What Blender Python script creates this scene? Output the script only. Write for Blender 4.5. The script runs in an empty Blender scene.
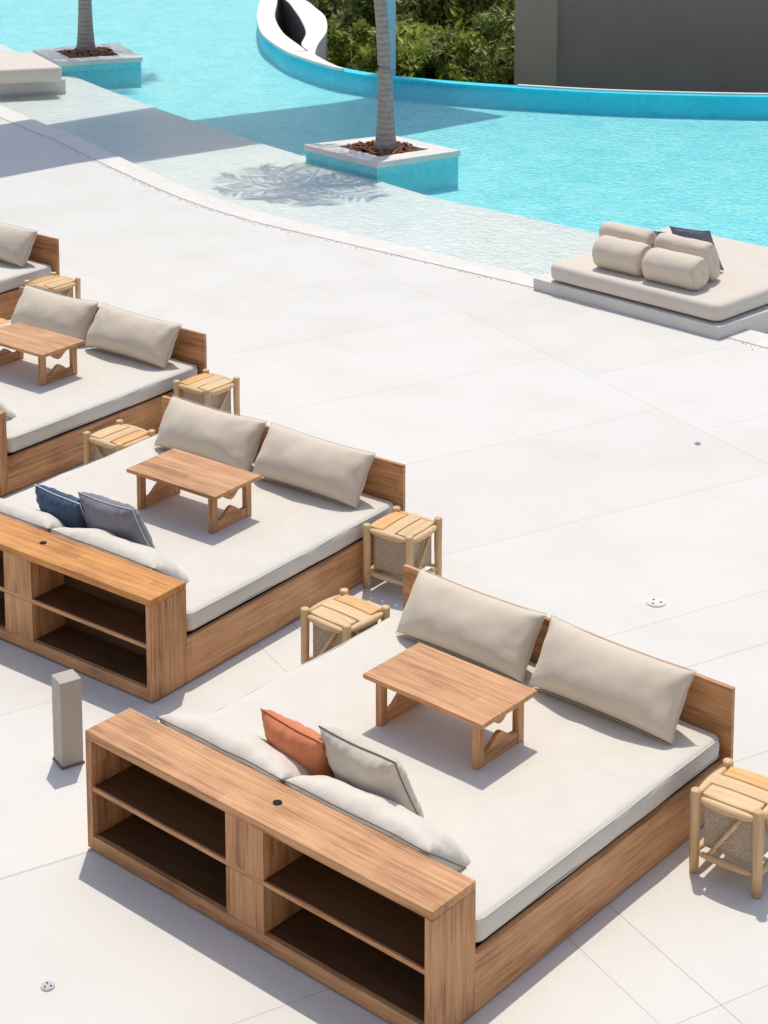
import bpy, bmesh, math, random
from mathutils import Vector, Matrix, noise, Euler
PI = math.pi
R = math.radians
scene = bpy.context.scene
col = scene.collection

# ------------------------------------------------------------ camera, sky, sun
cd = bpy.data.cameras.new('camera'); cam = bpy.data.objects.new('camera', cd); col.objects.link(cam)
cam.location = (6.4177, -5.2670, 5.1976)
cam.rotation_euler = (PI/2 - 0.1568, 0, 0.7147)
cd.sensor_width = 36; cd.sensor_fit = 'AUTO'
cd.lens = 1887.25/1024*36
cd.shift_y = -481.4/1024
cd.clip_start = 0.1; cd.clip_end = 2000
scene.camera = cam

SUN = Vector((-0.25, 0.31, 1.0)).normalized()
elev = math.asin(SUN.z); azim = math.atan2(SUN.x, SUN.y)
w = bpy.data.worlds.new("World"); scene.world = w; w.use_nodes = True
nt = w.node_tree
sky = nt.nodes.new('ShaderNodeTexSky'); sky.sky_type = 'NISHITA'; sky.sun_disc = False
sky.sun_elevation = elev; sky.sun_rotation = azim; sky.air_density = 1.0; sky.dust_density = 1.6
bg = nt.nodes['Background']; bg.inputs[1].default_value = 0.145
nt.links.new(sky.outputs[0], bg.inputs[0])
ld = bpy.data.lights.new('sun', 'SUN'); sun = bpy.data.objects.new('sun', ld); col.objects.link(sun)
ld.energy = 2.6; ld.angle = R(0.5); ld.color = (1.0, 0.94, 0.815)
sun.rotation_euler = SUN.to_track_quat('Z', 'Y').to_euler()
scene.view_settings.view_transform = 'Standard'; scene.view_settings.look = 'None'
scene.view_settings.exposure = 0.19; scene.view_settings.gamma = 1
scene.render.engine = 'CYCLES'

# ------------------------------------------------------------ materials
def newmat(name):
    m = bpy.data.materials.new(name); m.use_nodes = True
    return m, m.node_tree.nodes, m.node_tree.links, m.node_tree.nodes['Principled BSDF']
def N(ns, t, **kw):
    n = ns.new(t)
    for k, v in kw.items():
        if k.startswith('i_'): n.inputs[k[2:].replace('_', ' ')].default_value = v
        else: setattr(n, k, v)
    return n
def rgb(c): return (c[0], c[1], c[2], 1)
def ramp(ns, stops):
    r = ns.new('ShaderNodeValToRGB'); e = r.color_ramp.elements
    while len(e) < len(stops): e.new(0.5)
    for i, (p, c) in enumerate(stops): e[i].position = p; e[i].color = rgb(c)
    return r
def objcoord(ns, ls, seed=True):
    tc = ns.new('ShaderNodeTexCoord')
    if not seed: return tc.outputs['Object']
    oi = ns.new('ShaderNodeObjectInfo')
    mu = N(ns, 'ShaderNodeVectorMath', operation='SCALE'); ls.new(oi.outputs['Random'], mu.inputs['Scale'])
    mu.inputs[0].default_value = (17.3, 9.7, 23.1)
    ad = N(ns, 'ShaderNodeVectorMath', operation='ADD'); ls.new(tc.outputs['Object'], ad.inputs[0]); ls.new(mu.outputs[0], ad.inputs[1])
    return ad.outputs[0]

def wood(name, axis, base, board=0.075, blen=0.55, contrast=1.2, rough=0.5, knots=True, bias=0.0):
    """teak: grain along the given axis, glued strips of slightly different tone"""
    m, ns, ls, b = newmat(name)
    v = objcoord(ns, ls)
    sp = ns.new('ShaderNodeSeparateXYZ'); ls.new(v, sp.inputs[0])
    o = {'x': ('X', 'Y', 'Z'), 'y': ('Y', 'X', 'Z'), 'z': ('Z', 'X', 'Y')}[axis]
    ad = N(ns, 'ShaderNodeMath', operation='ADD'); ls.new(sp.outputs[o[1]], ad.inputs[0]); ls.new(sp.outputs[o[2]], ad.inputs[1])
    cb = ns.new('ShaderNodeCombineXYZ'); ls.new(sp.outputs[o[0]], cb.inputs[0]); ls.new(ad.outputs[0], cb.inputs[1])
    br = N(ns, 'ShaderNodeTexBrick', offset=0.43, offset_frequency=2)
    ls.new(cb.outputs[0], br.inputs['Vector'])
    br.inputs['Scale'].default_value = 1; br.inputs['Brick Width'].default_value = blen; br.inputs['Row Height'].default_value = board
    br.inputs['Mortar Size'].default_value = 0.0012; br.inputs['Mortar Smooth'].default_value = 0.3
    br.inputs['Bias'].default_value = bias
    br.inputs['Color1'].default_value = (0.30, 0.30, 0.30, 1); br.inputs['Color2'].default_value = (0.72, 0.72, 0.72, 1); br.inputs['Mortar'].default_value = (0.28, 0.28, 0.28, 1)
    # long grain noise
    mp = N(ns, 'ShaderNodeVectorMath', operation='MULTIPLY'); mp.inputs[1].default_value = {'x': (1.6, 34, 34), 'y': (34, 1.6, 34), 'z': (34, 34, 1.6)}[axis]
    ls.new(v, mp.inputs[0])
    g = N(ns, 'ShaderNodeTexNoise'); g.inputs['Scale'].default_value = 1; g.inputs['Detail'].default_value = 7; g.inputs['Roughness'].default_value = 0.62; g.inputs['Distortion'].default_value = 0.6
    ls.new(mp.outputs[0], g.inputs['Vector'])
    mp2 = N(ns, 'ShaderNodeVectorMath', operation='MULTIPLY'); mp2.inputs[1].default_value = {'x': (5, 130, 130), 'y': (130, 5, 130), 'z': (130, 130, 5)}[axis]
    ls.new(v, mp2.inputs[0])
    g2 = N(ns, 'ShaderNodeTexNoise'); g2.inputs['Scale'].default_value = 1; g2.inputs['Detail'].default_value = 3
    ls.new(mp2.outputs[0], g2.inputs['Vector'])
    big = N(ns, 'ShaderNodeTexNoise'); big.inputs['Scale'].default_value = 3.2; big.inputs['Detail'].default_value = 3; ls.new(v, big.inputs['Vector'])
    # sum: 0.42 strip + 0.32 grain + .13 fine + .2 blotch
    def mad(a, k, c):
        n = N(ns, 'ShaderNodeMath', operation='MULTIPLY_ADD'); ls.new(a, n.inputs[0]); n.inputs[1].default_value = k
        if isinstance(c, float): n.inputs[2].default_value = c
        else: ls.new(c, n.inputs[2])
        return n.outputs[0]
    s = mad(br.outputs['Color'], 0.42, -0.03)
    s = mad(g.outputs['Fac'], 1.15, s); s = mad(g2.outputs['Fac'], 0.70, s); s = mad(big.outputs['Fac'], 0.60, s)
    c = base; k = contrast
    f = lambda q: tuple(min(1, max(0.01, x*(1+(q-1)*k*s_))) for x, s_ in zip(c, (0.85, 1.0, 1.15)))
    mr = N(ns, 'ShaderNodeMapRange'); ls.new(s, mr.inputs[0]); mr.inputs[1].default_value = 1.05; mr.inputs[2].default_value = 1.76
    rp2 = ramp(ns, [(0.12, f(0.55)), (0.38, f(0.84)), (0.6, f(1.0)), (0.9, f(1.18))])
    ls.new(mr.outputs[0], rp2.inputs[0]); ls.new(rp2.outputs[0], b.inputs['Base Color'])
    b.inputs['Roughness'].default_value = rough; b.inputs['Specular IOR Level'].default_value = 0.3
    bp = N(ns, 'ShaderNodeBump'); bp.inputs['Strength'].default_value = 0.25; bp.inputs['Distance'].default_value = 0.002
    ls.new(s, bp.inputs['Height']); ls.new(bp.outputs[0], b.inputs['Normal'])
    return m

def fabric(name, c, var=0.06, rough=0.95, weave=520, bump=0.25, blotch=0.0, sheen=0.15):
    m, ns, ls, b = newmat(name)
    v = objcoord(ns, ls)
    n1 = N(ns, 'ShaderNodeTexNoise'); n1.inputs['Scale'].default_value = 7; n1.inputs['Detail'].default_value = 4; ls.new(v, n1.inputs['Vector'])
    n2 = N(ns, 'ShaderNodeTexNoise'); n2.inputs['Scale'].default_value = weave; n2.inputs['Detail'].default_value = 2; ls.new(v, n2.inputs['Vector'])
    ad = N(ns, 'ShaderNodeMath', operation='MULTIPLY_ADD'); ls.new(n2.outputs['Fac'], ad.inputs[0]); ad.inputs[1].default_value = 0.6; ls.new(n1.outputs['Fac'], ad.inputs[2])
    r = ramp(ns, [(0.45, tuple(x*(1-var*1.6) for x in c)), (0.8, c), (1.0, tuple(min(1, x*(1+var)) for x in c))])
    ls.new(ad.outputs[0], r.inputs[0]); ls.new(r.outputs[0], b.inputs['Base Color'])
    b.inputs['Roughness'].default_value = rough; b.inputs['Specular IOR Level'].default_value = 0.12
    b.inputs['Sheen Weight'].default_value = sheen; b.inputs['Sheen Roughness'].default_value = 0.5
    n3 = N(ns, 'ShaderNodeTexNoise'); n3.inputs['Scale'].default_value = 9; n3.inputs['Detail'].default_value = 5; n3.inputs['Distortion'].default_value = 0.8; ls.new(v, n3.inputs['Vector'])
    b1 = N(ns, 'ShaderNodeBump'); b1.inputs['Strength'].default_value = bump; b1.inputs['Distance'].default_value = 0.012; ls.new(n3.outputs['Fac'], b1.inputs['Height'])
    b2 = N(ns, 'ShaderNodeBump'); b2.inputs['Strength'].default_value = 0.3; b2.inputs['Distance'].default_value = 0.0012; ls.new(n2.outputs['Fac'], b2.inputs['Height'])
    ls.new(b1.outputs[0], b2.inputs['Normal']); ls.new(b2.outputs[0], b.inputs['Normal'])
    return m

def plain(name, c, rough=0.6, var=0.1, scale=8, bump=0.0, spec=0.3, metal=0.0, detail=4, bscale=60):
    m, ns, ls, b = newmat(name)
    v = objcoord(ns, ls)
    n1 = N(ns, 'ShaderNodeTexNoise'); n1.inputs['Scale'].default_value = scale; n1.inputs['Detail'].default_value = detail; ls.new(v, n1.inputs['Vector'])
    r = ramp(ns, [(0.3, tuple(x*(1-var) for x in c)), (0.7, tuple(min(1, x*(1+var)) for x in c))])
    ls.new(n1.outputs['Fac'], r.inputs[0]); ls.new(r.outputs[0], b.inputs['Base Color'])
    b.inputs['Roughness'].default_value = rough; b.inputs['Specular IOR Level'].default_value = spec; b.inputs['Metallic'].default_value = metal
    if bump:
        n2 = N(ns, 'ShaderNodeTexNoise'); n2.inputs['Scale'].default_value = bscale; n2.inputs['Detail'].default_value = 3; ls.new(v, n2.inputs['Vector'])
        bp = N(ns, 'ShaderNodeBump'); bp.inputs['Strength'].default_value = bump; bp.inputs['Distance'].default_value = 0.004
        ls.new(n2.outputs['Fac'], bp.inputs['Height']); ls.new(bp.outputs[0], b.inputs['Normal'])
    return m

M = {}
TEAK = (0.57, 0.300, 0.142)
for a in 'xyz': M['teak_'+a] = wood('teak_'+a, a, TEAK, board={'x': 0.085, 'y': 0.13, 'z': 0.095}[a], blen={'x': 0.6, 'y': 1.3, 'z': 1.2}[a])
M['teak_orange'] = wood('teak_orange', 'x', (0.60, 0.265, 0.07))
M['shaded_teak'] = wood('shaded_teak', 'x', (0.12, 0.062, 0.03), contrast=0.8)  # teak darkened so the shelf unit's inner shade is in the colour
for a in 'xyz': M['pale_'+a] = wood('pale_wood_'+a, a, (0.70, 0.49, 0.275), board=0.5, blen=3.0, contrast=0.55, rough=0.55)
M['slat_orange'] = wood('slat_orange_wood', 'x', (0.72, 0.42, 0.17), board=0.5, blen=3.0, contrast=0.6, rough=0.5)
M['mattress'] = fabric('mattress_canvas', (0.66, 0.62, 0.55), var=0.025, bump=0.22)
M['pool_mattress'] = fabric('pool_mattress_canvas', (0.67, 0.60, 0.52), var=0.02, bump=0.12)
M['cushion'] = fabric('cushion_canvas', (0.64, 0.555, 0.45), var=0.035, bump=0.3)
M['light_cushion'] = fabric('light_cushion_canvas', (0.67, 0.62, 0.545), var=0.03, bump=0.55)
M['bolster'] = fabric('bolster_canvas', (0.68, 0.59, 0.485), var=0.02, bump=0.15)
M['orange'] = fabric('rust_orange_cloth', (0.66, 0.235, 0.115), var=0.10, bump=0.3)
M['beige'] = fabric('beige_cloth', (0.60, 0.545, 0.46), var=0.05, bump=0.35)
M['blue'] = fabric('blue_cloth', (0.06, 0.095, 0.165), var=0.15, bump=0.4)
M['grey'] = fabric('grey_blue_cloth', (0.21, 0.21, 0.25), var=0.10, bump=0.3)
M['slate'] = fabric('slate_cloth', (0.17, 0.185, 0.24), var=0.10, bump=0.3)
M['piping_dark'] = fabric('dark_piping', (0.17, 0.15, 0.135), var=0.1)
M['piping_pale'] = fabric('pale_piping', (0.62, 0.59, 0.55), var=0.04)
M['piping_white'] = fabric('white_stitching', (0.75, 0.75, 0.75), var=0.03)
M['piping_same'] = fabric('matching_piping', (0.62, 0.54, 0.44), var=0.03)
M['piping_rust'] = fabric('rust_piping', (0.36, 0.11, 0.05), var=0.05)
M['black'] = plain('hole_black', (0.015, 0.012, 0.01), rough=0.9)
M['bollard'] = plain('bollard_grey_paint', (0.43, 0.38, 0.33), rough=0.55, var=0.05, scale=30, bump=0.08, bscale=250)
M['bollard_base'] = plain('bollard_base_metal', (0.16, 0.145, 0.13), rough=0.5)
M['drain'] = plain('drain_plastic', (0.69, 0.68, 0.65), rough=0.4)
M['steel'] = plain('steel', (0.5, 0.5, 0.5), rough=0.35, metal=0.8)
M['coping'] = plain('pool_coping_stone', (0.70, 0.665, 0.62), rough=0.8, var=0.06, scale=5, bump=0.2, bscale=90)
M['rim_white'] = plain('white_rim_plaster', (0.76, 0.72, 0.68), rough=0.75, var=0.05, scale=3, bump=0.15)
M['white_base'] = plain('white_base_render', (0.66, 0.635, 0.60), rough=0.8, var=0.04, scale=4, bump=0.1)
M['soil'] = plain('planter_soil', (0.17, 0.085, 0.05), rough=0.95, var=0.5, scale=25, bump=0.8, bscale=60)
M['pebble'] = plain('white_pebble', (0.78, 0.77, 0.75), rough=0.8, var=0.06)
M['bark_chip'] = plain('bark_chip', (0.23, 0.11, 0.06), rough=0.9, var=0.4, scale=14)
M['wall_dark'] = plain('dark_grey_render', (0.36, 0.24, 0.19), rough=0.85, var=0.05, scale=1.5, bump=0.1)
M['pier'] = plain('taupe_pier_render', (0.47, 0.325, 0.245), rough=0.85, var=0.05, scale=1.5, bump=0.1)
M['pale_blue'] = plain('pale_blue_paint', (0.42, 0.62, 0.72), rough=0.6, var=0.05, scale=2)
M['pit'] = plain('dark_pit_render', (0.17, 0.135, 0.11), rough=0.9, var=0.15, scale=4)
M['far_roof'] = plain('pale_roof', (0.55, 0.55, 0.57), rough=0.8, var=0.1)

def deck_mat():
    m, ns, ls, b = newmat('deck_concrete')
    tc = ns.new('ShaderNodeTexCoord')
    mp = ns.new('ShaderNodeMapping'); ls.new(tc.outputs['Object'], mp.inputs[0])
    mp.vector_type = 'TEXTURE'; mp.inputs['Rotation'].default_value = (0, 0, R(-19.3)); mp.inputs['Location'].default_value = (0.55, 1.48, 0)
    br = N(ns, 'ShaderNodeTexBrick', offset=0.37, offset_frequency=2, squash=1.0)
    ls.new(mp.outputs[0], br.inputs['Vector'])
    br.inputs['Scale'].default_value = 1; br.inputs['Brick Width'].default_value = 1.42; br.inputs['Row Height'].default_value = 2.19*2
    br.inputs['Mortar Size'].default_value = 0.003; br.inputs['Mortar Smooth'].default_value = 0.2
    br.inputs['Color1'].default_value = (0.67, 0.65, 0.61, 1); br.inputs['Color2'].default_value = (0.695, 0.675, 0.635, 1); br.inputs['Mortar'].default_value = (0.49, 0.47, 0.445, 1)
    n = N(ns, 'ShaderNodeTexNoise'); n.inputs['Scale'].default_value = 1.3; n.inputs['Detail'].default_value = 7; n.inputs['Roughness'].default_value = 0.6; ls.new(tc.outputs['Object'], n.inputs['Vector'])
    r = ramp(ns, [(0.3, (0.94, 0.935, 0.925)), (0.55, (1, 1, 1)), (1.0, (1, 1, 1))]); ls.new(n.outputs['Fac'], r.inputs[0])
    n2 = N(ns, 'ShaderNodeTexNoise'); n2.inputs['Scale'].default_value = 70; n2.inputs['Detail'].default_value = 4; ls.new(tc.outputs['Object'], n2.inputs['Vector'])
    r2 = ramp(ns, [(0.35, (0.965, 0.965, 0.965)), (0.6, (1, 1, 1))]); ls.new(n2.outputs['Fac'], r2.inputs[0])
    m1 = N(ns, 'ShaderNodeMix', data_type='RGBA', blend_type='MULTIPLY'); m1.inputs[0].default_value = 1
    b3 = N(ns, 'ShaderNodeTexBrick', offset=0.0); mp3 = ns.new('ShaderNodeMapping'); ls.new(tc.outputs['Object'], mp3.inputs[0])
    mp3.vector_type = 'TEXTURE'; mp3.inputs['Rotation'].default_value = (0, 0, R(-19.3)); mp3.inputs['Location'].default_value = (0.64, 1.76, 0)
    ls.new(mp3.outputs[0], b3.inputs['Vector']); b3.inputs['Scale'].default_value = 1; b3.inputs['Brick Width'].default_value = 200; b3.inputs['Row Height'].default_value = 8.76
    b3.inputs['Mortar Size'].default_value = 0.003; b3.inputs['Mortar Smooth'].default_value = 0.2
    b3.inputs['Color1'].default_value = (1, 1, 1, 1); b3.inputs['Color2'].default_value = (1, 1, 1, 1); b3.inputs['Mortar'].default_value = (0.66, 0.65, 0.63, 1)
    m0 = N(ns, 'ShaderNodeMix', data_type='RGBA', blend_type='MULTIPLY'); m0.inputs[0].default_value = 1
    ls.new(br.outputs['Color'], m0.inputs[6]); ls.new(b3.outputs['Color'], m0.inputs[7])
    ls.new(m0.outputs[2], m1.inputs[6]); ls.new(r.outputs[0], m1.inputs[7])
    m2 = N(ns, 'ShaderNodeMix', data_type='RGBA', blend_type='MULTIPLY'); m2.inputs[0].default_value = 1
    ls.new(m1.outputs[2], m2.inputs[6]); ls.new(r2.outputs[0], m2.inputs[7])
    ls.new(m2.outputs[2], b.inputs['Base Color'])
    b.inputs['Roughness'].default_value = 0.8; b.inputs['Specular IOR Level'].default_value = 0.2
    bp = N(ns, 'ShaderNodeBump'); bp.inputs['Strength'].default_value = 0.08; bp.inputs['Distance'].default_value = 0.002; ls.new(n2.outputs['Fac'], bp.inputs['Height']); ls.new(bp.outputs[0], b.inputs['Normal'])
    return m
M['deck'] = deck_mat()

def tile_mat(name, c1, c2, s=20.0):
    """pool mosaic: cells of two close tones; on the floor they paint in ripple speckle"""
    m, ns, ls, b = newmat(name)
    tc = ns.new('ShaderNodeTexCoord')
    vo = N(ns, 'ShaderNodeTexVoronoi', feature='F1'); vo.inputs['Scale'].default_value = s; ls.new(tc.outputs['Object'], vo.inputs['Vector'])
    sp = ns.new('ShaderNodeSeparateColor'); ls.new(vo.outputs['Color'], sp.inputs[0])
    n = N(ns, 'ShaderNodeTexNoise'); n.inputs['Scale'].default_value = 2.2; n.inputs['Detail'].default_value = 5; ls.new(tc.outputs['Object'], n.inputs['Vector'])
    ad = N(ns, 'ShaderNodeMath', operation='MULTIPLY_ADD'); ls.new(sp.outputs[0], ad.inputs[0]); ad.inputs[1].default_value = 0.5; ls.new(n.outputs['Fac'], ad.inputs[2])
    r = ramp(ns, [(0.4, c1), (1.0, c2)]); ls.new(ad.outputs[0], r.inputs[0]); ls.new(r.outputs[0], b.inputs['Base Color'])
    b.inputs['Roughness'].default_value = 0.6; b.inputs['Specular IOR Level'].default_value = 0.2
    return m
M['pool_floor'] = tile_mat('pool_floor_ripple_tones', (0.19, 0.67, 0.73), (0.36, 0.80, 0.82))  # speckle of water ripples and glints painted into the floor colour
M['pool_wall'] = tile_mat('pool_wall_mosaic', (0.03, 0.60, 0.76), (0.06, 0.68, 0.83), 22)
M['planter_tile'] = tile_mat('planter_mosaic', (0.16, 0.62, 0.68), (0.24, 0.72, 0.77), 22)
M['shelf'] = tile_mat('shelf_plaster', (0.73, 0.715, 0.68), (0.80, 0.78, 0.74), 6)

def water_mat():
    m, ns, ls, b = newmat('pool_water')
    ns.remove(b); out = ns['Material Output']
    tc = ns.new('ShaderNodeTexCoord')
    n1 = N(ns, 'ShaderNodeTexNoise'); n1.inputs['Scale'].default_value = 11; n1.inputs['Detail'].default_value = 5; n1.inputs['Roughness'].default_value = 0.6; n1.inputs['Distortion'].default_value = 0.8
    n2 = N(ns, 'ShaderNodeTexNoise'); n2.inputs['Scale'].default_value = 19; n2.inputs['Detail'].default_value = 3; n2.inputs['Distortion'].default_value = 0.5
    for q in (n1, n2): ls.new(tc.outputs['Object'], q.inputs['Vector'])
    ad = N(ns, 'ShaderNodeMath', operation='MULTIPLY_ADD'); ls.new(n2.outputs['Fac'], ad.inputs[0]); ad.inputs[1].default_value = 0.35; ls.new(n1.outputs['Fac'], ad.inputs[2])
    bp = N(ns, 'ShaderNodeBump'); bp.inputs['Strength'].default_value = 0.9; bp.inputs['Distance'].default_value = 0.03; ls.new(ad.outputs[0], bp.inputs['Height'])
    gl = N(ns, 'ShaderNodeBsdfGlossy'); gl.inputs['Roughness'].default_value = 0.09; ls.new(bp.outputs[0], gl.inputs['Normal'])
    tr = N(ns, 'ShaderNodeBsdfTransparent'); tr.inputs[0].default_value = (0.93, 0.985, 0.995, 1)
    fr = N(ns, 'ShaderNodeFresnel'); fr.inputs['IOR'].default_value = 1.13; ls.new(bp.outputs[0], fr.inputs['Normal'])
    mx = ns.new('ShaderNodeMixShader'); ls.new(fr.outputs[0], mx.inputs[0]); ls.new(tr.outputs[0], mx.inputs[1]); ls.new(gl.outputs[0], mx.inputs[2])
    ls.new(mx.outputs[0], out.inputs['Surface'])
    return m
M['water'] = water_mat()

def weave_mat():
    m, ns, ls, b = newmat('woven_rope')
    v = objcoord(ns, ls, False)
    sp = ns.new('ShaderNodeSeparateXYZ'); ls.new(v, sp.inputs[0])
    ad = N(ns, 'ShaderNodeMath', operation='ADD'); ls.new(sp.outputs[0], ad.inputs[0]); ls.new(sp.outputs[1], ad.inputs[1])
    cb = ns.new('ShaderNodeCombineXYZ'); ls.new(ad.outputs[0], cb.inputs[0]); ls.new(sp.outputs[2], cb.inputs[1])
    br = N(ns, 'ShaderNodeTexBrick', offset=0.5); ls.new(cb.outputs[0], br.inputs['Vector'])
    br.inputs['Scale'].default_value = 1; br.inputs['Brick Width'].default_value = 0.016; br.inputs['Row Height'].default_value = 0.009
    br.inputs['Mortar Size'].default_value = 0.0014; br.inputs['Mortar Smooth'].default_value = 0.8
    br.inputs['Color1'].default_value = (0.60, 0.49, 0.36, 1); br.inputs['Color2'].default_value = (0.74, 0.63, 0.48, 1); br.inputs['Mortar'].default_value = (0.16, 0.115, 0.075, 1)
    ls.new(br.outputs['Color'], b.inputs['Base Color']); b.inputs['Roughness'].default_value = 0.9
    bp = N(ns, 'ShaderNodeBump'); bp.inputs['Strength'].default_value = 0.8; bp.inputs['Distance'].default_value = 0.004; bp.invert = True
    ls.new(br.outputs['Fac'], bp.inputs['Height']); ls.new(bp.outputs[0], b.inputs['Normal'])
    return m
M['weave'] = weave_mat()

def bark_mat():
    m, ns, ls, b = newmat('palm_bark')
    v = objcoord(ns, ls, False)
    wv = N(ns, 'ShaderNodeTexWave', bands_direction='Z'); wv.inputs['Scale'].default_value = 4.5; wv.inputs['Distortion'].default_value = 1.5; wv.inputs['Detail'].default_value = 3; ls.new(v, wv.inputs['Vector'])
    n = N(ns, 'ShaderNodeTexNoise'); n.inputs['Scale'].default_value = 18; n.inputs['Detail'].default_value = 6; ls.new(v, n.inputs['Vector'])
    ad = N(ns, 'ShaderNodeMath', operation='MULTIPLY_ADD'); ls.new(wv.outputs['Fac'], ad.inputs[0]); ad.inputs[1].default_value = 0.35; ls.new(n.outputs['Fac'], ad.inputs[2])
    r = ramp(ns, [(0.35, (0.26, 0.225, 0.195)), (0.7, (0.36, 0.315, 0.275)), (1.0, (0.42, 0.37, 0.325))]); ls.new(ad.outputs[0], r.inputs[0]); ls.new(r.outputs[0], b.inputs['Base Color'])
    b.inputs['Roughness'].default_value = 0.9
    bp = N(ns, 'ShaderNodeBump'); bp.inputs['Strength'].default_value = 0.6; bp.inputs['Distance'].default_value = 0.02; ls.new(ad.outputs[0], bp.inputs['Height']); ls.new(bp.outputs[0], b.inputs['Normal'])
    return m
M['bark'] = bark_mat()

def leaf_mat(name, a, c):
    m, ns, ls, b = newmat(name)
    g = ns.new('ShaderNodeNewGeometry')
    r = ramp(ns, [(0.0, a), (1.0, c)]); ls.new(g.outputs['Random Per Island'], r.inputs[0]); ls.new(r.outputs[0], b.inputs['Base Color'])
    b.inputs['Roughness'].default_value = 0.5
    tl = N(ns, 'ShaderNodeBsdfTranslucent'); ls.new(r.outputs[0], tl.inputs[0])
    mx = ns.new('ShaderNodeMixShader'); mx.inputs[0].default_value = 0.3; ls.new(b.outputs[0], mx.inputs[1]); ls.new(tl.outputs[0], mx.inputs[2])
    ls.new(mx.outputs[0], ns['Material Output'].inputs['Surface'])
    return m
M['leaf_a'] = leaf_mat('shrub_leaf', (0.16, 0.21, 0.03), (0.44, 0.50, 0.09))
M['leaf_b'] = leaf_mat('yellow_green_leaf', (0.20, 0.26, 0.035), (0.48, 0.52, 0.10))
M['leaf_c'] = leaf_mat('dark_leaf', (0.11, 0.15, 0.03), (0.34, 0.38, 0.10))
M['leaf_dry'] = leaf_mat('dry_leaf', (0.16, 0.11, 0.06), (0.34, 0.25, 0.15))
M['palm_leaf'] = leaf_mat('palm_leaf', (0.05, 0.09, 0.02), (0.12, 0.18, 0.05))
M['terrain'] = plain('dry_ground', (0.12, 0.10, 0.055), rough=0.95, var=0.4, scale=1.2, bump=0.5, bscale=8)

# ------------------------------------------------------------ mesh helpers
def obj(name, bm, m, parent=None, smooth=False, loc=None, rot=None):
    me = bpy.data.meshes.new(name); bm.to_mesh(me); bm.free()
    o = bpy.data.objects.new(name, me); col.objects.link(o)
    for mm in (m if isinstance(m, (list, tuple)) else [m]): me.materials.append(mm)
    if smooth:
        for p in me.polygons: p.use_smooth = True
    if parent: o.parent = parent
    if loc: o.location = loc
    if rot: o.rotation_euler = rot
    return o
def tag(o, label, cat, group=None):
    o['label'] = label; o['category'] = cat
    if group: o['group'] = group
    return o
def thing(name, label, cat, loc=(0, 0, 0), rz=0, group=None):
    o = bpy.data.objects.new(name, None); col.objects.link(o)
    o.location = loc; o.rotation_euler = (0, 0, rz); o.empty_display_size = 0.1
    return tag(o, label, cat, group)
def struct(name, bm, m, smooth=False):
    o = obj(name, bm, m, smooth=smooth); o['kind'] = 'structure'; return o
def children(o): return [c for c in bpy.data.objects if c.parent == o]
def copy_tree(o, parent=None):
    c = o.copy(); col.objects.link(c)
    if parent: c.parent = parent
    for ch in children(o): copy_tree(ch, c)
    return c
def box(bm, x0, x1, y0, y1, z0, z1, bev=0.0, seg=2, jit=0.0):
    vs = [bm.verts.new((x, y, z)) for z in (z0, z1) for y in (y0, y1) for x in (x0, x1)]
    fs = [(0, 2, 3, 1), (4, 5, 7, 6), (0, 1, 5, 4), (2, 6, 7, 3), (0, 4, 6, 2), (1, 3, 7, 5)]
    faces = [bm.faces.new([vs[i] for i in f]) for f in fs]
    if bev:
        es = list({e for f in faces for e in f.edges})
        bmesh.ops.bevel(bm, geom=es, offset=bev, segments=seg, affect='EDGES', profile=0.6)
    return bm
def B(*a, **k): return box(bmesh.new(), *a, **k)
def tube(bm, pts, rad, n=10, cap=True, flat=1.0):
    pts = [Vector(p) for p in pts]
    rads = rad if isinstance(rad, (list, tuple)) else [rad]*len(pts)
    rings = []; up = Vector((0, 0, 1))
    for i, p in enumerate(pts):
        d = (pts[min(i+1, len(pts)-1)] - pts[max(i-1, 0)]).normalized()
        a = d.cross(up)
        if a.length < 0.05: a = d.cross(Vector((0, 1, 0)))
        a.normalize(); b2 = a.cross(d).normalized()
        rings.append([bm.verts.new(p + (a*math.cos(t) + b2*math.sin(t)*flat)*rads[i]) for t in [2*PI*k/n for k in range(n)]])
    for r0, r1 in zip(rings, rings[1:]):
        for k in range(n): bm.faces.new((r0[k], r0[(k+1) % n], r1[(k+1) % n], r1[k]))
    if cap:
        bm.faces.new(rings[0][::-1]); bm.faces.new(rings[-1])
    return bm
def poly_prism(bm, pts, z0, z1):
    lo = [bm.verts.new((x, y, z0)) for x, y in pts]; hi = [bm.verts.new((x, y, z1)) for x, y in pts]
    n = len(pts)
    bm.faces.new(hi); bm.faces.new(lo[::-1])
    for i in range(n): bm.faces.new((lo[i], lo[(i+1) % n], hi[(i+1) % n], hi[i]))
    bmesh.ops.recalc_face_normals(bm, faces=bm.faces)
    return bm
def strip(bm, a, b, z0, z1):
    """a wall between two offset polylines, with thickness from z0 to z1"""
    for i in range(len(a)-1):
        v = [bm.verts.new((p[0], p[1], z)) for z in (z0, z1) for p in (a[i], a[i+1], b[i+1], b[i])]
        bm.faces.new((v[4], v[5], v[6], v[7])); bm.faces.new((v[0], v[1], v[5], v[4])); bm.faces.new((v[2], v[3], v[7], v[6]))
        if i == 0: bm.faces.new((v[3], v[0], v[4], v[7]))
        if i == len(a)-2: bm.faces.new((v[1], v[2], v[6], v[5]))
    bmesh.ops.remove_doubles(bm, verts=bm.verts, dist=1e-4)
    bmesh.ops.recalc_face_normals(bm, faces=bm.faces)
    return bm
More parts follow.
